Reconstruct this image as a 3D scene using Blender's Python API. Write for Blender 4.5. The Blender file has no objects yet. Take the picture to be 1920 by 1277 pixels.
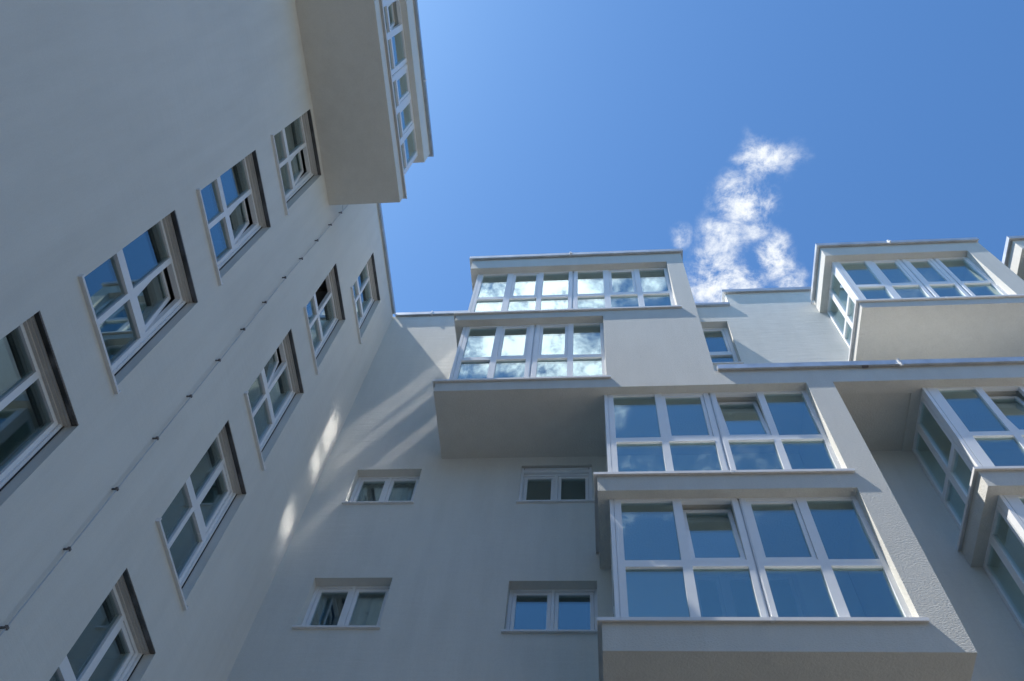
import bpy, math, random
from mathutils import Matrix, Vector
random.seed(7)
scene = bpy.context.scene
col = scene.collection
ZO = 1.6                                    # height of the eye above the courtyard

# ------------------------------------------------------------------ materials
def mat(name):
    m = bpy.data.materials.new(name); m.use_nodes = True
    nt = m.node_tree; nt.nodes.clear()
    out = nt.nodes.new('ShaderNodeOutputMaterial')
    return m, nt, out

def N(nt, typ, **kw):
    n = nt.nodes.new(typ)
    for k, v in kw.items():
        if k in n.inputs: n.inputs[k].default_value = v
        else: setattr(n, k, v)
    return n

def plaster(name, base, dirt, grain=55.0, bump=0.5, dist=0.006, wave=0.35):
    m, nt, out = mat(name)
    L = nt.links.new
    tc = N(nt, 'ShaderNodeTexCoord')
    p = N(nt, 'ShaderNodeBsdfPrincipled', Roughness=0.92)
    p.inputs['Specular IOR Level'].default_value = 0.25
    big = N(nt, 'ShaderNodeTexNoise', Scale=0.45, Detail=5.0, Roughness=0.6)
    mp = N(nt, 'ShaderNodeMapping'); mp.inputs['Scale'].default_value = (3.0, 3.0, 0.35)
    st = N(nt, 'ShaderNodeTexNoise', Scale=1.2, Detail=4.0, Roughness=0.65)
    L(tc.outputs['Object'], big.inputs['Vector'])
    L(tc.outputs['Object'], mp.inputs['Vector']); L(mp.outputs['Vector'], st.inputs['Vector'])
    add = N(nt, 'ShaderNodeMath', operation='ADD'); L(big.outputs['Fac'], add.inputs[0]); L(st.outputs['Fac'], add.inputs[1])
    mr = N(nt, 'ShaderNodeMapRange'); mr.inputs['From Min'].default_value = 0.85; mr.inputs['From Max'].default_value = 1.35
    L(add.outputs[0], mr.inputs['Value'])
    mx = N(nt, 'ShaderNodeMix', data_type='RGBA')
    mx.inputs['A'].default_value = (*base, 1); mx.inputs['B'].default_value = (*dirt, 1)
    L(mr.outputs['Result'], mx.inputs['Factor'])
    # trowel grain, slightly drawn out along the wall
    mp2 = N(nt, 'ShaderNodeMapping'); mp2.inputs['Scale'].default_value = (0.8, 0.8, 1.15)
    L(tc.outputs['Object'], mp2.inputs['Vector'])
    g1 = N(nt, 'ShaderNodeTexNoise', Scale=grain, Detail=4.0, Roughness=0.6); L(mp2.outputs['Vector'], g1.inputs['Vector'])
    mp3 = N(nt, 'ShaderNodeMapping'); mp3.inputs['Scale'].default_value = (0.5, 0.5, 3.0)
    L(tc.outputs['Object'], mp3.inputs['Vector'])
    g2 = N(nt, 'ShaderNodeTexNoise', Scale=4.0, Detail=3.0, Roughness=0.55); L(mp3.outputs['Vector'], g2.inputs['Vector'])
    b2 = N(nt, 'ShaderNodeBump', Strength=wave, Distance=0.012); L(g2.outputs['Fac'], b2.inputs['Height'])
    b1 = N(nt, 'ShaderNodeBump', Strength=bump, Distance=dist); L(g1.outputs['Fac'], b1.inputs['Height']); L(b2.outputs['Normal'], b1.inputs['Normal'])
    L(b1.outputs['Normal'], p.inputs['Normal'])
    gm = N(nt, 'ShaderNodeMapRange'); gm.inputs['From Min'].default_value = 0.3; gm.inputs['From Max'].default_value = 0.7
    gm.inputs['To Min'].default_value = 0.95; gm.inputs['To Max'].default_value = 1.03
    L(g1.outputs['Fac'], gm.inputs['Value'])
    hv = N(nt, 'ShaderNodeMix', data_type='RGBA', blend_type='MULTIPLY'); hv.inputs['Factor'].default_value = 1.0
    L(mx.outputs['Result'], hv.inputs['A'])
    cr = N(nt, 'ShaderNodeCombineColor')
    for i in range(3): L(gm.outputs['Result'], cr.inputs[i])
    L(cr.outputs[0], hv.inputs['B'])
    L(hv.outputs['Result'], p.inputs['Base Color'])
    L(p.outputs[0], out.inputs[0])
    return m

def simple(name, base, rough=0.5, metal=0.0, spec=0.5, var=0.06, scale=6.0, bump=0.0):
    m, nt, out = mat(name); L = nt.links.new
    p = N(nt, 'ShaderNodeBsdfPrincipled', Roughness=rough, Metallic=metal)
    p.inputs['Specular IOR Level'].default_value = spec
    tc = N(nt, 'ShaderNodeTexCoord')
    n = N(nt, 'ShaderNodeTexNoise', Scale=scale, Detail=5.0, Roughness=0.6); L(tc.outputs['Object'], n.inputs['Vector'])
    mr = N(nt, 'ShaderNodeMapRange'); mr.inputs['From Min'].default_value = 0.3; mr.inputs['From Max'].default_value = 0.7
    L(n.outputs['Fac'], mr.inputs['Value'])
    mx = N(nt, 'ShaderNodeMix', data_type='RGBA')
    mx.inputs['A'].default_value = (*[c*(1-var) for c in base], 1); mx.inputs['B'].default_value = (*[min(1, c*(1+var)) for c in base], 1)
    L(mr.outputs['Result'], mx.inputs['Factor']); L(mx.outputs['Result'], p.inputs['Base Color'])
    r2 = N(nt, 'ShaderNodeMapRange'); r2.inputs['To Min'].default_value = rough*0.85; r2.inputs['To Max'].default_value = min(1, rough*1.2)
    L(n.outputs['Fac'], r2.inputs['Value']); L(r2.outputs['Result'], p.inputs['Roughness'])
    if bump:
        b = N(nt, 'ShaderNodeBump', Strength=bump, Distance=0.01); L(n.outputs['Fac'], b.inputs['Height']); L(b.outputs[0], p.inputs['Normal'])
    L(p.outputs[0], out.inputs[0])
    return m

def glass(name, tint, refl, wav=0.0, rough=0.0, gcol=(0.80, 0.97, 1.0)):
    # double glazing: a mirror-like coated face over tinted see-through glass
    m, nt, out = mat(name); L = nt.links.new
    gl = N(nt, 'ShaderNodeBsdfGlossy', Roughness=rough); gl.inputs['Color'].default_value = (*gcol, 1)
    tr = N(nt, 'ShaderNodeBsdfTransparent'); tr.inputs['Color'].default_value = (*tint, 1)
    lw = N(nt, 'ShaderNodeLayerWeight', Blend=0.5)
    fr = N(nt, 'ShaderNodeMath', operation='POWER'); fr.inputs[1].default_value = 3.0; L(lw.outputs['Facing'], fr.inputs[0])
    mr = N(nt, 'ShaderNodeMapRange'); mr.inputs['To Min'].default_value = refl; mr.inputs['To Max'].default_value = 1.0
    L(fr.outputs[0], mr.inputs['Value'])
    mix = N(nt, 'ShaderNodeMixShader'); L(mr.outputs['Result'], mix.inputs[0]); L(tr.outputs[0], mix.inputs[1]); L(gl.outputs[0], mix.inputs[2])
    if wav:
        tc = N(nt, 'ShaderNodeTexCoord'); n = N(nt, 'ShaderNodeTexNoise', Scale=1.3, Detail=1.0)
        L(tc.outputs['Object'], n.inputs['Vector'])
        b = N(nt, 'ShaderNodeBump', Strength=wav, Distance=0.02); L(n.outputs['Fac'], b.inputs['Height']); L(b.outputs[0], gl.inputs['Normal'])
    L(mix.outputs[0], out.inputs[0])
    return m

M_WALL = plaster('white_plaster', (0.66, 0.652, 0.605), (0.60, 0.592, 0.548), grain=70, bump=0.35, dist=0.004)
M_ROUGH = plaster('rough_white_plaster', (0.60, 0.595, 0.555), (0.55, 0.545, 0.507), grain=46, bump=1.0, dist=0.011, wave=0.15)
M_PVC = simple('white_pvc', (0.75, 0.765, 0.78), 0.35, var=0.02)
M_SILL = simple('white_aluminium', (0.70, 0.70, 0.70), 0.4, metal=0.0, var=0.05)
M_ZINC = simple('zinc_sheet', (0.52, 0.54, 0.56), 0.42, metal=0.75, var=0.15, scale=3)
M_BRONZE = simple('brown_metal', (0.17, 0.155, 0.145), 0.3, metal=0.8, var=0.3, scale=4)
M_DARK = simple('dark_gap', (0.02, 0.02, 0.02), 0.8)
M_BEIGE = simple('beige_shutter_box', (0.53, 0.515, 0.49), 0.45, var=0.05)
M_STEEL = simple('galvanised_wire', (0.46, 0.47, 0.48), 0.4, metal=0.3)
M_CLIP = simple('dark_clip', (0.12, 0.11, 0.11), 0.5)
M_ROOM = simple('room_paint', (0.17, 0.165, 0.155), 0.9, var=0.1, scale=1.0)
M_SHADE = simple('grey_screen', (0.05, 0.055, 0.055), 0.8)
M_CURT = simple('net_curtain', (0.50, 0.48, 0.50), 0.9, var=0.08)
M_CURTB = simple('blue_curtain', (0.10, 0.16, 0.26), 0.9, var=0.15)
M_GLASS = glass('coated_glass', (0.77, 0.835, 0.83), 0.165, 0.006)
M_GLASS_SIDE = glass('sun_mirror_side_glass', (0.62, 0.72, 0.70), 0.8, 0.0, 0.09, (0.97, 0.97, 0.99))  # extra mirror and blur added to throw reflected sun onto the walls
M_TILE = simple('pale_terrace_tile', (0.84, 0.82, 0.77), 0.3, var=0.1, scale=2.5, bump=0.15)
M_LOGGIA = simple('white_loggia_paint', (0.84, 0.85, 0.82), 0.9, var=0.04, scale=1.5)
M_ROOF = simple('roof_gravel', (0.35, 0.34, 0.32), 0.95, var=0.2, scale=40)
M_GROUND = simple('courtyard_paving', (0.30, 0.262, 0.215), 0.9, var=0.15, scale=2.0)

# ------------------------------------------------------------------ mesh helper
class MB:
    def __init__(s): s.v = []; s.f = []
    def box(s, x0, x1, y0, y1, z0, z1, M=None):
        if M is None: M = lambda a, b, c: (a, b, c)
        i = len(s.v)
        for a, b, c in ((x0,y0,z0),(x1,y0,z0),(x1,y1,z0),(x0,y1,z0),(x0,y0,z1),(x1,y0,z1),(x1,y1,z1),(x0,y1,z1)):
            s.v.append(M(a, b, c))
        for q in ((0,3,2,1),(4,5,6,7),(0,1,5,4),(1,2,6,5),(2,3,7,6),(3,0,4,7)):
            s.f.append(tuple(i+k for k in q))
        return s
    def quad(s, a, b, c, d):
        i = len(s.v); s.v += [a, b, c, d]; s.f.append((i, i+1, i+2, i+3)); return s
    def tube(s, p, q, r, n=6):
        p, q = Vector(p), Vector(q); d = (q-p).normalized()
        a = d.orthogonal().normalized(); b = d.cross(a); i = len(s.v)
        for e in (p, q):
            for k in range(n):
                t = 2*math.pi*k/n; s.v.append(tuple(e + r*(math.cos(t)*a + math.sin(t)*b)))
        for k in range(n): s.f.append((i+k, i+(k+1) % n, i+n+(k+1) % n, i+n+k))
        s.f.append(tuple(i+k for k in reversed(range(n)))); s.f.append(tuple(i+n+k for k in range(n)))
        return s
    def build(s, name, material, parent=None, fix=True, bevel=0.0):
        me = bpy.data.meshes.new(name)
        me.from_pydata([(x, y, z+ZO) for x, y, z in s.v], [], s.f)
        if fix:
            import bmesh
            bm = bmesh.new(); bm.from_mesh(me); bmesh.ops.recalc_face_normals(bm, faces=bm.faces); bm.to_mesh(me); bm.free()
        me.materials.append(material)
        o = bpy.data.objects.new(name, me); col.objects.link(o)
        if parent:
            o.parent = parent
            if parent.type == 'EMPTY': o.matrix_parent_inverse = Matrix.Translation(-parent.location)
        if bevel:
            b = o.modifiers.new('edge', 'BEVEL'); b.width = bevel; b.segments = 2; b.limit_method = 'ANGLE'; b.harden_normals = False
        return o

def empty(name, loc, label, cat, group=None):
    o = bpy.data.objects.new(name, None); col.objects.link(o)
    o.location = loc; o['label'] = label; o['category'] = cat
    if group: o['group'] = group
    return o

def own(part, label): part['label'] = label; return part

# map (u along the wall, d inward, z) to the world
FRONT = lambda y: (lambda u, d, z: (u, y+d, z))          # faces -Y, u = X
SIDE = lambda x: (lambda u, d, z: (x+d, u, z))           # faces -X, u = Y
WEST = lambda x: (lambda u, d, z: (x-d, u, z))           # faces +X, u = Y
ENDY = lambda y: (lambda u, d, z: (u, y-d, z))           # faces +Y, u = X

def tilt_map(M, z0, ang, d0=0.06):
    c, s = math.cos(ang), math.sin(ang)
    def f(u, d, z):
        dz, dd = z-z0, d-d0
        return M(u, d0 + dd*c + dz*s, z0 + dz*c - dd*s)
    return f
def swing_map(M, u0, ang, d0=0.06):
    c, s = math.cos(ang), math.sin(ang)
    def f(u, d, z):
        du, dd = u-u0, d-d0
        return M(u0 + du*c - dd*s, d0 + dd*c + du*s, z)
    return f

def ring(mb, M, u0, u1, z0, z1, w, d0, d1):
    mb.box(u0, u0+w, d0, d1, z0, z1, M); mb.box(u1-w, u1, d0, d1, z0, z1, M)
    mb.box(u0+w, u1-w, d0, d1, z0, z0+w, M); mb.box(u0+w, u1-w, d0, d1, z1-w, z1, M)

def sash(parent, M, u0, u1, z0, z1, mode, w=0.055):
    g = 0.004
    if mode == 'tilt': M = tilt_map(M, z0, math.radians(6.5))
    if mode == 'open': M = swing_map(M, u0, math.radians(72))
    f = MB(); ring(f, M, u0+g, u1-g, z0+g, z1-g, w, 0.016, 0.078)
    # small hinge / handle blocks
    f.box(u0+g+0.01, u0+g+0.035, 0.078, 0.1, z0+0.2, z0+0.3, M)
    s = f.build('sash', M_PVC, parent)
    if mode == 'tilt': own(s, 'sash tilted inward at the top')
    if mode == 'open': own(s, 'sash swung open into the room')
    p = MB(); p.box(u0+g+w, u1-g-w, 0.038, 0.058, z0+g+w, z1-g-w, M)
    p.build('pane', M_GLASS, parent)

def glazing(parent, name, M, u0, u1, z0, z1, zt0, zt1, cols, top=0.05, bot=0.06, dep=0.075, trans=True, gm=None, yaw=0.0):
    """frame mesh as a part, its panes and sashes as sub-parts. cols = [(p0, p1, kind)]"""
    f = MB()
    xs = [u0] + [e for c in cols for e in (c[0], c[1])] + [u1]
    for i in range(0, len(xs), 2):
        a, b = xs[i], xs[i+1]
        if b - a > 0.165 and 0 < i < len(xs)-2:
            m = (a+b)/2; g = 0.012
            f.box(a, m-g-0.018, 0, dep, z0, z1, M); f.box(m-g-0.018, m-g, 0.008, dep, z0, z1, M)
            f.box(m-g, m+g, 0.045, dep, z0, z1, M)
            f.box(m+g, m+g+0.018, 0.008, dep, z0, z1, M); f.box(m+g+0.018, b, 0, dep, z0, z1, M)
        elif i in (0, len(xs)-2) and b-a > 0.13:
            k = a+0.06 if i == 0 else b-0.06
            f.box(a, k-0.004, 0, dep, z0, z1, M); f.box(k-0.004, k+0.004, 0.02, dep, z0, z1, M); f.box(k+0.004, b, 0, dep, z0, z1, M)
        else:
            f.box(a, b, 0, dep, z0, z1, M)
    for p0, p1, kind in cols:
        f.box(p0, p1, 0.002, dep, z0, z0+bot, M)
        f.box(p0, p1, 0.002, dep, z1-top, z1, M)
        if trans:
            f.box(p0, p1, 0.002, dep, zt0, zt1, M)
            f.box(p0, p1, -0.008, 0.002, zt0, zt0+0.022, M)          # drip lip under the transom
            for k in (0.25, 0.75):                                     # drain caps
                c = p0+(p1-p0)*k; f.box(c-0.014, c+0.014, 0.01, 0.03, zt0-0.006, zt0, M)
    fr = f.build(name, M_PVC, parent)
    g = MB(); M0 = M
    for p0, p1, kind in cols:
        uc = (p0+p1)/2; yw = yaw + random.uniform(-0.004, 0.004); pt = random.uniform(-0.003, 0.003); zc = (z0+z1)/2
        M = lambda u, d, z, uc=uc, yw=yw, pt=pt, zc=zc: M0(u, d-(u-uc)*yw+(z-zc)*pt, z)
        if trans: g.box(p0, p1, 0.035, 0.055, z0+bot, zt0, M)
        lo = zt1 if trans else z0+bot
        if kind == 'fixed': g.box(p0, p1, 0.035, 0.055, lo, z1-top, M)
        else: sash(fr, M0, p0, p1, lo, z1-top, kind)
    if g.v: g.build('pane', gm or M_GLASS, fr)
    return fr

def wall_holes(mb, M, u0, u1, z0, z1, holes, depth):
    us = sorted({u0, u1, *[h[0] for h in holes], *[h[1] for h in holes]})
    zs = sorted({z0, z1, *[h[2] for h in holes], *[h[3] for h in holes]})
    for i in range(len(us)-1):
        for j in range(len(zs)-1):
            c = ((us[i]+us[i+1])/2, (zs[j]+zs[j+1])/2)
            if any(h[0] < c[0] < h[1] and h[2] < c[1] < h[3] for h in holes): continue
            mb.quad(M(us[i],0,zs[j]), M(us[i+1],0,zs[j]), M(us[i+1],0,zs[j+1]), M(us[i],0,zs[j+1]))
    for a, b, c, d in [h[:4] for h in holes]:
        mb.quad(M(a,0,c), M(a,0,d), M(a,depth,d), M(a,depth,c))
        mb.quad(M(b,0,c), M(b,depth,c), M(b,depth,d), M(b,0,d))
        mb.quad(M(a,0,d), M(b,0,d), M(b,depth,d), M(a,depth,d))
        mb.quad(M(a,0,c), M(a,depth,c), M(b,depth,c), M(b,0,c))

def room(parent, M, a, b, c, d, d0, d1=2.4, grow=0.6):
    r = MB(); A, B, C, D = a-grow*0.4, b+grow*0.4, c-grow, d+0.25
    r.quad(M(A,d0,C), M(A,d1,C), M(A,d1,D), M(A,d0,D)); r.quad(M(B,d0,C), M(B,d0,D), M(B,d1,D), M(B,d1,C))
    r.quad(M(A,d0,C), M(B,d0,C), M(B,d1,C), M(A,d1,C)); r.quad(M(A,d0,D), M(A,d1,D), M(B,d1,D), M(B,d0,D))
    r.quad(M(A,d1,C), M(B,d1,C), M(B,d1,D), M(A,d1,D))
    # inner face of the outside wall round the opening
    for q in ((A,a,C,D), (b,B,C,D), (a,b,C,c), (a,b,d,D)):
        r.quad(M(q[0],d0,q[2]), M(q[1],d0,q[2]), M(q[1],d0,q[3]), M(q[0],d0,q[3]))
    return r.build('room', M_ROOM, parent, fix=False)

# ------------------------------------------------------------------ setting
g = MB(); g.quad((-300,-300,-1.6), (300,-300,-1.6), (300,300,-1.6), (-300,300,-1.6))
gr = g.build('ground', M_GROUND, fix=False); gr['kind'] = 'structure'; gr['label'] = 'beige paved courtyard floor'

YB, YF = 8.94, 7.50          # back wall plane, front plane of the bays
XL, XB = -5.0, -3.6          # left wing wall, face of its bay
RZ0, RZ1 = 19.58, 19.68      # metal roof edge

# ================================================================== LEFT WING
left = empty('apartment_building', (-10.5, 0, 0), 'white left wing with two columns of four-pane windows and an overhanging top-floor bay', 'building')
left_children = []
MW = WEST(XL)
colA = [(2.95, 4.18, 4.60+2.95*k, 6.84+2.95*k) for k in range(4)]
colA = [(2.95, 4.18, z, z+2.25) for z in (4.60, 7.55, 10.48, 13.47)]
colB = [(5.96, 7.20, z, z+2.25) for z in (4.60, 7.58, 10.48, 13.47)] + [(6.83, 8.05, 16.40, 18.62)]
wl = MB()
wall_holes(wl, MW, -14, YB, -1.6, RZ0, colA+colB, 0.25)
wl.quad((-16,-14,-1.6), (-5,-14,-1.6), (-5,-14,RZ0), (-16,-14,RZ0))
wl.quad((-16,-14,-1.6), (-16,20,-1.6), (-16,20,RZ0), (-16,-14,RZ0))
wl.quad((-16,20,-1.6), (-5,20,-1.6), (-5,20,RZ0), (-16,20,RZ0))
lw = wl.build('wall', M_WALL, left, fix=False)
rf = MB(); rf.box(-16, -5.02, -13.98, 19.98, RZ0-0.3, RZ0+0.02); rf.build('roof', M_ROOF, left)
cp = MB(); cp.box(-5.3, XL+0.07, 4.83+0.075, YB-0.08, RZ0, RZ1); cp.box(-5.3, XL+0.07, -14, -0.225, RZ0, RZ1)
cp.box(XL+0.055, XL+0.07, 4.83+0.075, YB-0.08, RZ0-0.035, RZ0)
cp.build('roof_edge', M_ZINC, left)

def left_window(h, modes, zt=1.03, yaw=0.0):
    a, b, z0, z1 = h
    MF = WEST(XL-0.17)
    e = 0.035
    mid = (a+b)/2 + 0.0
    cols = [(a+0.07, mid-0.035, modes[0]), (mid+0.035, b-e-0.06, modes[1])]
    fr = glazing(left, 'window', MF, a, b, z0+0.02, z1-0.045, z0+zt, z0+zt+0.15, cols, top=0.045, bot=0.07, yaw=yaw)
    # sheet sill with turned-up ends
    s = MB(); s.box(a-0.035, b+0.035, -0.045, 0.0, z0-0.012, z0+0.02, MW); s.box(a+0.001, b-0.001, 0.0, 0.2, z0+0.003, z0+0.02, MW)
    for u in (a-0.05, b+0.035): s.box(u, u+0.015, -0.05, 0.0, z0-0.016, z0+0.045, MW)
    s.build('sill', M_SILL, fr)
    # shutter box under the lintel: brown metal strip, slot, beige cover
    k = MB(); k.box(a+0.002, b-0.002, 0.004, 0.055, z1-0.02, z1-0.002, MW); k.build('shutter_cover', M_BRONZE, fr)
    k = MB(); k.box(a+0.002, b-0.002, 0.055, 0.067, z1-0.008, z1-0.002, MW)
    k.box(b-0.012, b-0.002, 0.13, 0.142, z0+0.02, z1-0.03, MW); k.build('shutter_slot', M_DARK, fr)
    k = MB(); k.box(a+0.002, b-0.002, 0.067, 0.098, z1-0.022, z1-0.002, MW); k.box(a+0.002, b-0.002, 0.098, 0.102, z1-0.014, z1-0.002, MW); k.box(a+0.002, b-0.002, 0.102, 0.138, z1-0.03, z1-0.002, MW); k.box(a+0.002, b-0.002, 0.138, 0.169, z1-0.045, z1-0.002, MW)
    k.build('shutter_box', M_BEIGE, fr)
    for u in (b-0.045, a+0.002):
        k = MB(); k.box(u, u+0.043, 0.142, 0.169, z0+0.02, z1-0.045, MW); k.build('guide_rail', M_PVC, fr)
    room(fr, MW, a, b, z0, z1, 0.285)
    return fr
for i, h in enumerate(colA): left_window(h, [('fixed','fixed'), ('fixed','tilt'), ('fixed','tilt'), ('fixed','tilt')][i], yaw=(0.0, 0.022, 0.02, -0.005)[i])
for i, h in enumerate(colB): left_window(h, [('fixed','sash'), ('fixed','sash'), ('tilt','fixed'), ('open','fixed'), ('fixed','fixed')][i], 1.08)

# top-floor bay of the left wing
E0, E1 = -0.15, 4.83
zb0, zb1, zl0 = 15.87, 16.28, 18.80
bw = MB()
bw.box(XL, XB, E0, E1, zb0, zb1); bw.box(XL, XB, E0, E1, zl0, RZ0); bw.box(XL, XB, E0, E0+0.38, zb1, zl0)
bayL = bw.build('bay', M_WALL, left)
cols = [(0.40,0.98,'fixed'), (1.12,1.74,'sash'), (2.02-0.12,2.55,'tilt')]
cols = [(0.30,0.86,'fixed'), (0.98,1.30,'sash'), (1.42,1.90,'tilt'), (2.02,2.58,'fixed'), (2.80,3.30,'sash'), (3.43,3.93,'sash'), (4.05,4.56,'fixed')]
fr = glazing(bayL, 'glazing', WEST(XB-0.13), E0+0.38, E1-0.17, zb1+0.02, zl0, 17.42, 17.58, cols)
ge = glazing(bayL, 'glazing', ENDY(E1-0.17), XL+0.01, XB-0.13-0.076, zb1+0.02, zl0, 17.42, 17.58, [(XL+0.08, XL+0.5,'fixed'), (XL+0.62, XB-0.36,'fixed')])
s = MB(); s.box(XB-0.2, XB+0.055, E0, E1+0.055, zb1, zb1+0.032); s.box(XL, XB-0.2, E1-0.2, E1+0.055, zb1, zb1+0.032)
s.box(XB+0.043, XB+0.055, E0, E1+0.055, zb1-0.03, zb1)
s.build('sill', M_SILL, bayL)
k = MB(); k.box(XL-0.3, XB+0.075, E0-0.075, E1+0.075, RZ0, RZ1); k.box(XB+0.06, XB+0.075, E0-0.075, E1+0.075, RZ0-0.03, RZ0)
k.build('roof_edge', M_ZINC, bayL)
k = MB(); k.box(XB+0.045, XB+0.085, 3.18, 3.22, RZ0-0.07, RZ1+0.01); k.build('rain_spout', M_SILL, bayL)

# wire down the wall between the two window columns
w = MB(); px = XL+0.055
w.tube((px, 5.05, -1.5), (px, 5.08, 13.0), 0.0065); w.tube((px, 5.08, 13.0), (px, 5.16, 16.55), 0.0065)
w.tube((px, 5.16, 16.55), (px, 5.02, 16.62), 0.0065); w.tube((px, 5.16, 16.55), (px, 5.22, RZ0), 0.0065)
wire = w.build('lightning_wire', M_STEEL, left)
for z in [4.14, 5.085, 6.08, 7.02, 7.98, 8.93, 9.88, 10.83, 11.78, 12.77, 13.70, 14.68, 15.62, 16.42]:
    y = 5.065 if z < 13 else 5.08+(z-13)*0.0225
    c = MB(); c.box(XL, px-0.012, y-0.008, y+0.008, z-0.008, z+0.008); c.box(px-0.013, px+0.013, y-0.018, y+0.018, z-0.014, z+0.014)
    c.build('clip', M_CLIP, wire)

# ================================================================== MAIN BLOCK
main = empty('apartment_building', (9.5, 14, 0), 'white corner block with stacked glazed bays stepping up to the sky on the right', 'building')
MBk = FRONT(YB)
flat = [(-4.35,-3.15,11.86,12.89), (-1.33,-0.07,11.84,12.94), (-4.35,-3.13,8.97,10.02), (-1.34,-0.03,8.90,9.94)]
high = [(2.20, 3.18, 16.60, 18.74)]
XR = 24.0
S0, S1 = 20.36, 20.46
mw = MB()
wall_holes(mw, MBk, XL, 3.37, -1.6, RZ0, flat+high, 0.22)
wall_holes(mw, MBk, 3.37, XR, -1.6, S0, [], 0.22)
mw.quad((3.37,YB,RZ0), (3.37,20,RZ0), (3.37,20,S0), (3.37,YB,S0))
mw.quad((XR,YB,-1.6), (XR,20,-1.6), (XR,20,S0), (XR,YB,S0)); mw.quad((XL,20,-1.6), (XR,20,-1.6), (XR,20,S0), (XL,20,S0))
mw.build('wall', M_WALL, main, fix=False)
r = MB(); r.box(XL+0.02, 3.36, YB+0.02, 19.9, RZ0-0.3, RZ0+0.02); r.box(3.39, XR-0.02, YB+0.02, 19.9, S0-0.3, S0+0.02); r.build('roof', M_ROOF, main)
cp = MB()
cp.box(XL+0.07, -2.83-0.08, YB-0.07, YB+0.3, RZ0, RZ1); cp.box(2.15+0.08, 3.37, YB-0.07, YB+0.3, RZ0, RZ1)
cp.box(3.30, XR, YB-0.07, YB+0.3, S0, S1); cp.box(3.30, 3.60, YB+0.3, 19.9, S0, S1)
cp.box(3.30, XR, YB-0.07, YB-0.056, S0-0.04, S0); cp.box(XL+0.07, -2.91, YB-0.07, YB-0.056, RZ0-0.035, RZ0)
cp.build('roof_edge', M_ZINC, main)
jn = MB(); jn.box(-4.02, -3.98, YB-0.088, YB+0.2, RZ0-0.045, RZ1+0.006); jn.build('roof_edge_joint', M_SILL, main)

def flat_window(h, kind):
    a, b, z0, z1 = h
    MF = FRONT(YB+0.17)
    mid = (a+b)/2
    fr = None
    if kind == 'shutter':
        k0 = z1-0.15
        fr = glazing(main, 'window', FRONT(YB+0.10), a, b, z0+0.015, k0, 0, 0, [(a+0.06, mid-0.03, 'sash'), (mid+0.03, b-0.06, 'sash')], trans=False, top=0.04, bot=0.035)
        k = MB(); k.box(a+0.045, b-0.045, 0.05, 0.2, k0, z1-0.075, MBk); k.box(a+0.055, b-0.055, 0.04, 0.2, z1-0.068, z1-0.035, MBk)
        k.build('shutter_box', M_PVC, fr)
        k = MB(); k.box(a+0.004, b-0.004, 0.06, 0.21, z1-0.035, z1-0.004, MBk); k.build('shutter_slot', M_DARK, fr)
        for u in (a+0.002, b-0.045):
            k = MB(); k.box(u, u+0.043, 0.03, 0.098, z0+0.02, z1-0.04, MBk); k.build('guide_rail', M_PVC, fr)
        k = MB(); k.box(a+0.05, b-0.05, 0.20, 0.212, z0+0.03, k0, MBk); k.build('screen', M_SHADE, fr)
    elif kind == 'tall':
        fr = glazing(main, 'window', MF, a, b, z0+0.015, z1, z0+0.75, z0+0.89, [(a+0.08, b-0.08, 'sash')])
    else:
        fr = glazing(main, 'window', MF, a, b, z0+0.015, z1, 0, 0, [(a+0.05, mid-0.025, 'sash'), (mid+0.025, b-0.05, 'sash')], trans=False, top=0.04, bot=0.05)
    s = MB(); s.box(a-0.03, b+0.03, -0.045, 0.0, z0-0.012, z0+0.018, MBk); s.box(a+0.001, b-0.001, 0, 0.18, z0+0.004, z0+0.018, MBk); s.build('sill', M_SILL, fr)
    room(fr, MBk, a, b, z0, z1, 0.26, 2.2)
    return fr
for i, h in enumerate(flat): flat_window(h, 'shutter' if i == 1 else 'plain')
flat_window(high[0], 'tall')

# ------- stacked bays in front of the wall: masonry
TX0, TX1, UX0, UX1 = 0.02, 4.06, -2.83, 2.15
B = [(7.20, 7.64), (10.20, 10.56), (13.20, 13.51), (16.16, 16.42), (19.05, RZ0)]
t = MB()
t.box(TX0, TX1, YF, YB, *B[0]); t.box(3.63, TX1, YF, YB, B[0][1], B[1][0])
t.box(TX0, TX1, YF, YB, *B[1]); t.box(3.62, TX1, YF, YB, B[1][1], B[2][0])
t.box(UX0, UX1, YF, YB, *B[2])
t.box(0.24, UX1, YF, YB, B[2][1], B[3][0])
t.box(UX0, UX1, YF, YB, *B[3]); t.box(1.78, UX1, YF, YB, B[3][1], B[4][0])
t.box(UX0, UX1, YF, YB, *B[4])
tower = t.build('bay_tower', M_ROUGH, main)
# terrace balustrade wall and slab
TB = 13.68
t = MB()
t.box(UX1, XR, YF, 7.76, B[2][0], TB)
t.box(UX1, TX1, 7.76, YB, B[2][0], 13.5); t.box(TX1, 5.38, 7.76, YB, B[2][0]+0.025, 13.5); t.box(5.38, XR, 7.76, YB, B[2][0], 13.5)
terr = t.build('terrace', M_ROUGH, main)
k = MB(); k.box(UX1+0.002, XR, 7.762, YB-0.002, 13.5, 13.53); k.build('terrace_floor', M_TILE, terr)
k = MB(); k.box(UX1+0.05, XR, YF-0.07, 7.84, TB, TB+0.115)
k.box(UX1+0.05, XR, YF-0.07, YF-0.056, TB-0.03, TB); k.build('coping', M_ZINC, terr)
k = MB(); k.box(5.29, 5.33, YF-0.095, YF-0.05, TB-0.09, TB+0.125); k.box(5.295, 5.325, YF-0.11, YF-0.095, TB-0.14, TB-0.02); k.build('rain_spout', M_STEEL, terr)
k = MB(); k.box(4.67, 4.77, YF-0.06, YF-0.02, TB-0.05, TB-0.02); k.build('bracket', M_CLIP, terr)

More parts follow.
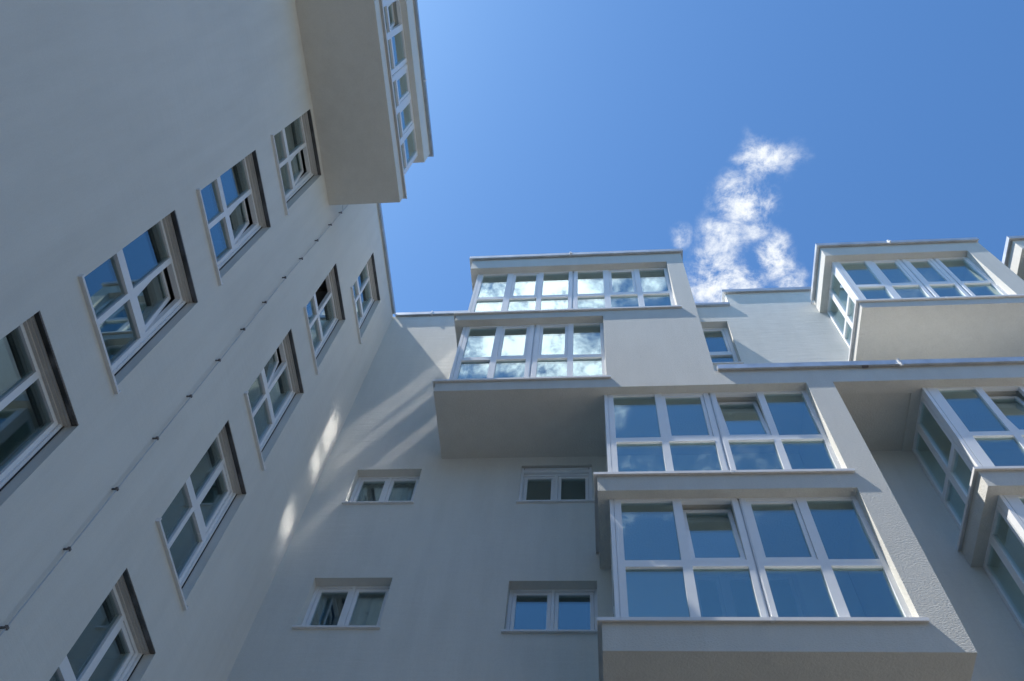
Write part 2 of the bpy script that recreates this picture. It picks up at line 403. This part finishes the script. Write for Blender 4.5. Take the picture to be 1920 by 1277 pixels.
def bay(parent, x0, band, top, cols, xr, roof=False, side=True, jamb=None, gm=None):
    """glazed storey: front glazing, side glazing on the left, sill sheet. band = parapet top, top = lintel underside"""
    fr = glazing(parent, 'glazing', FRONT(YF+0.155), x0+0.165, jamb, band+0.03, top, band+1.12, band+1.255, cols)
    xs = x0+0.165
    if side:
        glazing(parent, 'glazing', SIDE(xs+0.002), YF+0.155+0.076, YB-0.005, band+0.03, top, band+1.12, band+1.255,
                [(7.87, 8.32, 'fixed'), (8.455, 8.87, 'fixed')], gm=gm)
    s = MB(); s.box(x0-0.055, xr+0.075, YF-0.05, YF, band, band+0.03); s.box(x0-0.055, xr, YF, YF+0.17, band, band+0.03)
    s.box(x0-0.055, xs+0.02, YF+0.17, YB-0.002, band, band+0.03)
    s.box(x0-0.055, xr+0.075, YF-0.05, YF-0.04, band-0.022, band); s.box(x0-0.055, x0-0.045, YF-0.04, YB-0.002, band-0.022, band)
    sl = s.build('sill', M_SILL, parent)
    j = MB(); m = (x0+xr)/2 + 0.15; j.box(m-0.02, m+0.02, YF-0.053, YF-0.02, band-0.026, band+0.034); j.build('sill_joint', M_SILL, sl) if False else j.build('sill_joint', M_SILL, parent)
    return fr

F, S, T = 'fixed', 'sash', 'tilt'
bay(tower, TX0, B[0][1], B[1][0], [(0.345,1.075,F), (1.20,1.905,T), (2.10,2.80,S), (2.93,3.56,F)], 3.63, jamb=3.63)
bay(tower, TX0, B[1][1], B[2][0], [(0.34,1.055,F), (1.17,1.885,S), (2.09,2.79,T), (2.90,3.55,F)], 3.62, jamb=3.62)
bay(tower, UX0, B[2][1], B[3][0], [(-2.52,-1.96,F), (-1.84,-1.27,S), (-1.05,-0.48,S), (-0.37,0.17,F)], 0.24, jamb=0.24, gm=M_GLASS_SIDE)
bay(tower, UX0, B[3][1], B[4][0], [(-2.53,-1.94,F), (-1.80,-1.20,S), (-1.09,-0.50,F), (-0.29,0.30,F), (0.43,1.02,S), (1.14,1.71,F)], 1.78, jamb=1.78, gm=M_GLASS_SIDE)
k = MB(); k.box(UX0-0.08, UX1+0.06, YF-0.07, YB+0.4, RZ0, RZ1); k.box(UX0-0.08, UX1+0.06, YF-0.07, YF-0.056, RZ0-0.03, RZ0)
k.build('roof_edge', M_ZINC, tower)
k = MB(); k.box(-0.48, -0.44, YF-0.092, YF-0.05, RZ0-0.06, RZ1+0.008); k.box(-0.47, -0.41, YF-0.13, YF-0.09, RZ0-0.07, RZ0-0.03); k.build('rain_spout', M_SILL, tower)
k = MB(); k.box(0.25, 3.615, YB-0.014, YB-0.003, 7.66, 10.19); k.box(0.25, 3.60, YB-0.014, YB-0.003, 10.60, 13.19); k.build('loggia_wall', M_LOGGIA, tower)
# a glazed door to the flat seen through the lowest bay
MD = FRONT(YB-0.055)
dr = glazing(tower, 'inner_door', MD, 1.30, 2.86, 7.66, 10.02, 0, 0, [(1.37,1.75,S), (1.83,2.27,S), (2.35,2.79,S)], trans=False, dep=0.05)

# lower bays right of the recess
t = MB()
X5, X5R, X5P = 5.38, 8.50, 8.92
t.box(X5, X5P, YF, YB, *B[0]); t.box(X5R, X5P, YF, YB, B[0][1], B[1][0]); t.box(X5, X5P, YF, YB, *B[1]); t.box(X5R, X5P, YF, YB, B[1][1], B[2][0])
low = t.build('bay_tower', M_ROUGH, main)
c5 = [(5.78,6.38,F), (6.49,7.09,T), (7.29,7.82,S), (7.93,8.44,F)]
bay(low, X5, B[0][1], B[1][0], c5, X5R, jamb=X5R)
bay(low, X5, B[1][1], B[2][0], c5, X5R, jamb=X5R)

# roof-terrace bays
def penthouse(x0, cols, xr, xp):
    t = MB()
    t.box(x0, xp, YF, YB, *B[3]); t.box(xr, xp, YF, YB, B[3][1], B[4][0]); t.box(x0, xp, YF, YB, *B[4])
    p = t.build('roof_bay', M_ROUGH, main)
    bay(p, x0, B[3][1], B[4][0], cols, xr, jamb=xr)
    k = MB(); k.box(x0-0.08, xp+0.02, YF-0.07, YB-0.082, RZ0, RZ1); k.box(x0-0.08, xp+0.02, YF-0.07, YF-0.056, RZ0-0.03, RZ0)
    k.box(x0-0.08, x0-0.066, YF-0.056, YB-0.002, RZ0-0.03, RZ0); k.build('roof_edge', M_ZINC, p)
    k = MB(); k.box(x0+1.55, x0+1.59, YF-0.092, YF-0.05, RZ0-0.06, RZ1+0.008); k.box(x0+1.555, x0+1.585, YF-0.13, YF-0.09, RZ0-0.07, RZ0-0.03); k.build('rain_spout', M_SILL, p)
    return p
penthouse(X5, [(5.70,6.25,F), (6.40,6.96,S), (7.16,7.68,S), (7.87,8.42,F)], X5R, X5P)
penthouse(9.68, [(10.0,10.55,F), (10.7,11.26,S), (11.46,11.98,S), (12.17,12.72,F)], 12.8, 13.22)

# ================================================================== UNSEEN WING ADDED BEHIND THE VIEWER TO BLOCK SKY LIGHT
YO, OH = -13.5, 17.0
opp = empty('apartment_building', (4, -22, 0), 'unseen white wing with small windows, added behind the viewer to block sky light', 'building')
MO = ENDY(YO)
hs = [(x, x+1.25, z, z+1.5) for x in (-10, -5, 0, 5, 10, 15) for z in (0.6, 3.6, 6.6, 9.6, 12.6)]
ob = MB(); wall_holes(ob, MO, -5, 24, -1.6, OH, [h for h in hs if h[0] > -4.5], 0.2)
for q in (((-5,YO),(-5,YO-14)), ((24,YO),(24,YO-14)), ((-5,YO-14),(24,YO-14))):
    (a, b), (c, d) = q; ob.quad((a,b,-1.6), (c,d,-1.6), (c,d,OH), (a,b,OH))
ob.build('wall', M_WALL, opp, fix=False)
r = MB(); r.box(-5, 24, YO-14, YO+0.08, OH, OH+0.12); r.build('roof', M_ZINC, opp)
for h in hs:
    if h[0] < -4.5: continue
    m = (h[0]+h[1])/2
    fr = glazing(opp, 'window', ENDY(YO-0.12), h[0], h[1], h[2], h[3], 0, 0, [(h[0]+0.06, m-0.03, 'sash'), (m+0.03, h[1]-0.06, 'sash')], trans=False)
    k = MB(); k.box(h[0]-0.03, h[1]+0.03, -0.05, 0, h[2]-0.02, h[2]+0.01, MO); k.build('sill', M_SILL, fr)

# ------------------------------------------------------------------ curtains
def curtain(u0, u1, z0, z1, d, material, label, gather=0.0, n=26):
    mb = MB(); rows = 8; i0 = 0
    P = []
    for j in range(rows+1):
        f = j/rows; z = z1+(z0-z1)*f
        line = []
        for i in range(n+1):
            s = i/n
            w = u0+(u1-u0)*s
            pull = gather*math.sin(min(1, f*1.15)*math.pi*0.5)**1.5
            w = w + (u1-w)*pull
            line.append((w, YB+d+0.018*math.sin(s*n*0.95+0.4*f)+0.01*math.sin(s*7+f*3), z))
        P.append(line)
    for line in P: mb.v += line
    for j in range(rows):
        for i in range(n):
            a = j*(n+1)+i; mb.f.append((a, a+1, a+n+2, a+n+1))
    o = mb.build('curtain', material, None, fix=False)
    m = o.modifiers.new('thick', 'SOLIDIFY'); m.thickness = 0.004
    for p in o.data.polygons: p.use_smooth = True
    o['label'] = label; o['category'] = 'curtain'; o['group'] = 'curtains in the two left wall windows'
    return o
for (a, b, z0, z1), pos in ((flat[0], 'upper'), (flat[2], 'lower')):
    m = (a+b)/2
    curtain(m-0.02, b+0.05, z0-0.2, z1+0.1, 0.42, M_CURT, 'plain pale curtain filling the right pane of the %s left window' % pos)
    curtain(a-0.05, m-0.1, z0-0.2, z1+0.1, 0.42, M_CURTB if pos == 'lower' else M_CURT, ('blue' if pos == 'lower' else 'pale')+' gathered curtain in the left pane of the %s left window' % pos, gather=0.55)

# ------------------------------------------------------------------ light
Ldir = Vector((1.0, 0.21, -1.92)).normalized()
sd = -Ldir
el = math.asin(sd.z); az = math.atan2(sd.x, sd.y)
sun = bpy.data.lights.new('sun', 'SUN'); sun.energy = 5.0; sun.angle = math.radians(0.53); sun.color = (1.0, 0.955, 0.89)
so = bpy.data.objects.new('sun', sun); col.objects.link(so)
so.rotation_euler = Ldir.to_track_quat('-Z', 'Y').to_euler(); so.location = (0, 0, 60)

world = bpy.data.worlds.new('World'); scene.world = world; world.use_nodes = True
nt = world.node_tree; nt.nodes.clear(); L = nt.links.new
wo = N(nt, 'ShaderNodeOutputWorld')
sky = N(nt, 'ShaderNodeTexSky'); sky.sky_type = 'NISHITA'; sky.sun_disc = False
sky.sun_elevation = el; sky.sun_rotation = az; sky.altitude = 300; sky.air_density = 1.0; sky.dust_density = 0.75; sky.ozone_density = 3.0
SKY = 0.101
bg = N(nt, 'ShaderNodeBackground', Strength=SKY); 
tint = N(nt, 'ShaderNodeMix', data_type='RGBA', blend_type='MULTIPLY'); tint.inputs['Factor'].default_value = 1.0
tint.inputs['B'].default_value = (0.67, 1.05, 1.32, 1); L(sky.outputs[0], tint.inputs['A']); L(tint.outputs['Result'], bg.inputs['Color'])
tc = N(nt, 'ShaderNodeTexCoord')
sx = N(nt, 'ShaderNodeSeparateXYZ'); L(tc.outputs['Generated'], sx.inputs[0])
zm = N(nt, 'ShaderNodeMath', operation='MAXIMUM'); zm.inputs[1].default_value = 0.03; L(sx.outputs['Z'], zm.inputs[0])
dx = N(nt, 'ShaderNodeMath', operation='DIVIDE'); L(sx.outputs['X'], dx.inputs[0]); L(zm.outputs[0], dx.inputs[1])
dy = N(nt, 'ShaderNodeMath', operation='DIVIDE'); L(sx.outputs['Y'], dy.inputs[0]); L(zm.outputs[0], dy.inputs[1])
pc = N(nt, 'ShaderNodeCombineXYZ'); L(dx.outputs[0], pc.inputs['X']); L(dy.outputs[0], pc.inputs['Y'])
wn = N(nt, 'ShaderNodeTexNoise', Scale=16.0, Detail=4.0); L(pc.outputs[0], wn.inputs['Vector'])
ws = N(nt, 'ShaderNodeVectorMath', operation='SUBTRACT'); ws.inputs[1].default_value = (0.5, 0.5, 0.5); L(wn.outputs['Color'], ws.inputs[0])
wsc = N(nt, 'ShaderNodeVectorMath', operation='SCALE'); wsc.inputs['Scale'].default_value = 0.06; L(ws.outputs[0], wsc.inputs[0])
wp = N(nt, 'ShaderNodeVectorMath', operation='ADD'); L(pc.outputs[0], wp.inputs[0]); L(wsc.outputs[0], wp.inputs[1])
def blob(cx, cy, rx, ry, w, rot=0.0):
    mp = N(nt, 'ShaderNodeMapping'); mp.vector_type = 'TEXTURE'
    mp.inputs['Location'].default_value = (cx, cy, 0); mp.inputs['Rotation'].default_value = (0, 0, rot); mp.inputs['Scale'].default_value = (rx, ry, 1)
    L(wp.outputs[0], mp.inputs['Vector'])
    ln = N(nt, 'ShaderNodeVectorMath', operation='LENGTH'); L(mp.outputs[0], ln.inputs[0])
    mr = N(nt, 'ShaderNodeMapRange'); mr.interpolation_type = 'SMOOTHSTEP'
    mr.inputs['From Min'].default_value = 1.0; mr.inputs['From Max'].default_value = 0.0
    mr.inputs['To Min'].default_value = 0.0; mr.inputs['To Max'].default_value = w
    L(ln.outputs['Value'], mr.inputs['Value']); return mr.outputs['Result']
blobs = [  # the wisps over the roofs
    (0.207, 0.272, 0.070, 0.048, 0.95), (0.184, 0.322, 0.062, 0.060, 1.2), (0.160, 0.372, 0.060, 0.055, 0.9), (0.195, 0.358, 0.05, 0.035, 0.8),
    (0.165, 0.425, 0.085, 0.070, 1.2), (0.145, 0.40, 0.05, 0.06, 0.9), (0.222, 0.392, 0.036, 0.06, 1.15), (0.240, 0.428, 0.036, 0.05, 1.0), (0.262, 0.455, 0.06, 0.045, 1.1),
    (0.108, 0.362, 0.03, 0.03, 0.75), (0.31, 0.465, 0.09, 0.065, 1.5),
    # the clouds behind the viewer, mirrored in the top bays
    (-0.055, -0.42, 0.15, 0.10, 1.7), (-0.13, -0.45, 0.12, 0.10, 1.3), (-0.09, -0.51, 0.16, 0.10, 1.6), (0.0, -0.535, 0.10, 0.07, 1.15), (0.06, -0.42, 0.06, 0.06, 0.7),
    (0.028, -0.62, 0.045, 0.045, 0.42), (0.055, -0.695, 0.04, 0.022, 0.4), (0.037, -0.775, 0.045, 0.075, 0.5), (0.16, -0.72, 0.24, 0.18, 0.33), (0.40, -0.45, 0.2, 0.12, 0.24), (0.21, -0.66, 0.06, 0.04, 0.3), (-0.35, -0.55, 0.25, 0.15, 0.8),
    (1.4, -1.5, 0.9, 0.5, 0.6), (-1.3, -1.9, 1.0, 0.6, 0.6)]
acc = None
for b in blobs:
    o = blob(*b)
    if acc is None: acc = o
    else:
        a = N(nt, 'ShaderNodeMath', operation='MAXIMUM')
        L(acc, a.inputs[0]); L(o, a.inputs[1]); acc = a.outputs[0]
n1 = N(nt, 'ShaderNodeTexNoise', Scale=21.0, Detail=14.0, Roughness=0.71, Distortion=0.2); L(pc.outputs[0], n1.inputs['Vector'])
k1 = N(nt, 'ShaderNodeMapRange'); k1.clamp = False
k1.inputs['From Min'].default_value = 0.32; k1.inputs['From Max'].default_value = 0.68; k1.inputs['To Min'].default_value = 0.0; k1.inputs['To Max'].default_value = 1.25
L(n1.outputs['Fac'], k1.inputs['Value'])
sm = N(nt, 'ShaderNodeMath', operation='MULTIPLY'); L(k1.outputs[0], sm.inputs[0]); L(acc, sm.inputs[1])
dn = N(nt, 'ShaderNodeMapRange'); dn.interpolation_type = 'SMOOTHSTEP'
dn.inputs['From Min'].default_value = 0.10; dn.inputs['From Max'].default_value = 1.02; dn.inputs['To Max'].default_value = 0.97
L(sm.outputs[0], dn.inputs['Value'])
# cloud brightness: sunlit look painted in, brighter behind the viewer
cs = N(nt, 'ShaderNodeMapRange'); cs.inputs['From Min'].default_value = 0.2; cs.inputs['From Max'].default_value = -0.35
cs.inputs['To Min'].default_value = 0.68; cs.inputs['To Max'].default_value = 1.9; L(dy.outputs[0], cs.inputs['Value'])
cb = N(nt, 'ShaderNodeBackground'); L(cs.outputs['Result'], cb.inputs['Strength']); cb.inputs['Color'].default_value = (0.93, 0.965, 1.0, 1)
mixw = N(nt, 'ShaderNodeMixShader'); L(dn.outputs['Result'], mixw.inputs[0]); L(bg.outputs[0], mixw.inputs[1]); L(cb.outputs[0], mixw.inputs[2])
L(mixw.outputs[0], wo.inputs[0])

# ------------------------------------------------------------------ camera
Rm = ((0.99533612, 0.06655965, 0.06982709), (-0.02851123, 0.89447366, -0.4462107), (-0.09215811, 0.44213877, 0.89219964))
cam = bpy.data.cameras.new('camera'); co = bpy.data.objects.new('camera', cam); col.objects.link(co)
r_, u_, b_ = Vector(Rm[0]), -Vector(Rm[1]), -Vector(Rm[2])
m = Matrix((r_, u_, b_)).transposed().to_4x4(); m.translation = Vector((0, 0, ZO)); co.matrix_world = m
cam.sensor_width = 36.0; cam.lens = 1620.716/1920*36; cam.clip_start = 0.05; cam.clip_end = 2000
scene.camera = co

scene.view_settings.view_transform = 'Standard'; scene.view_settings.look = 'None'
scene.view_settings.exposure = 0.72; scene.view_settings.gamma = 1.0
scene.render.engine = 'CYCLES'
cy = scene.cycles
cy.use_denoising = True
try: cy.denoiser = 'OPENIMAGEDENOISE'; cy.denoising_input_passes = 'RGB_ALBEDO_NORMAL'
except Exception: pass
cy.max_bounces = 10; cy.diffuse_bounces = 5; cy.glossy_bounces = 6; cy.transparent_max_bounces = 24; cy.transmission_bounces = 6
cy.caustics_reflective = True; cy.use_guiding = True; cy.guiding_training_samples = 64; cy.blur_glossy = 0.03; cy.sample_clamp_indirect = 0.0
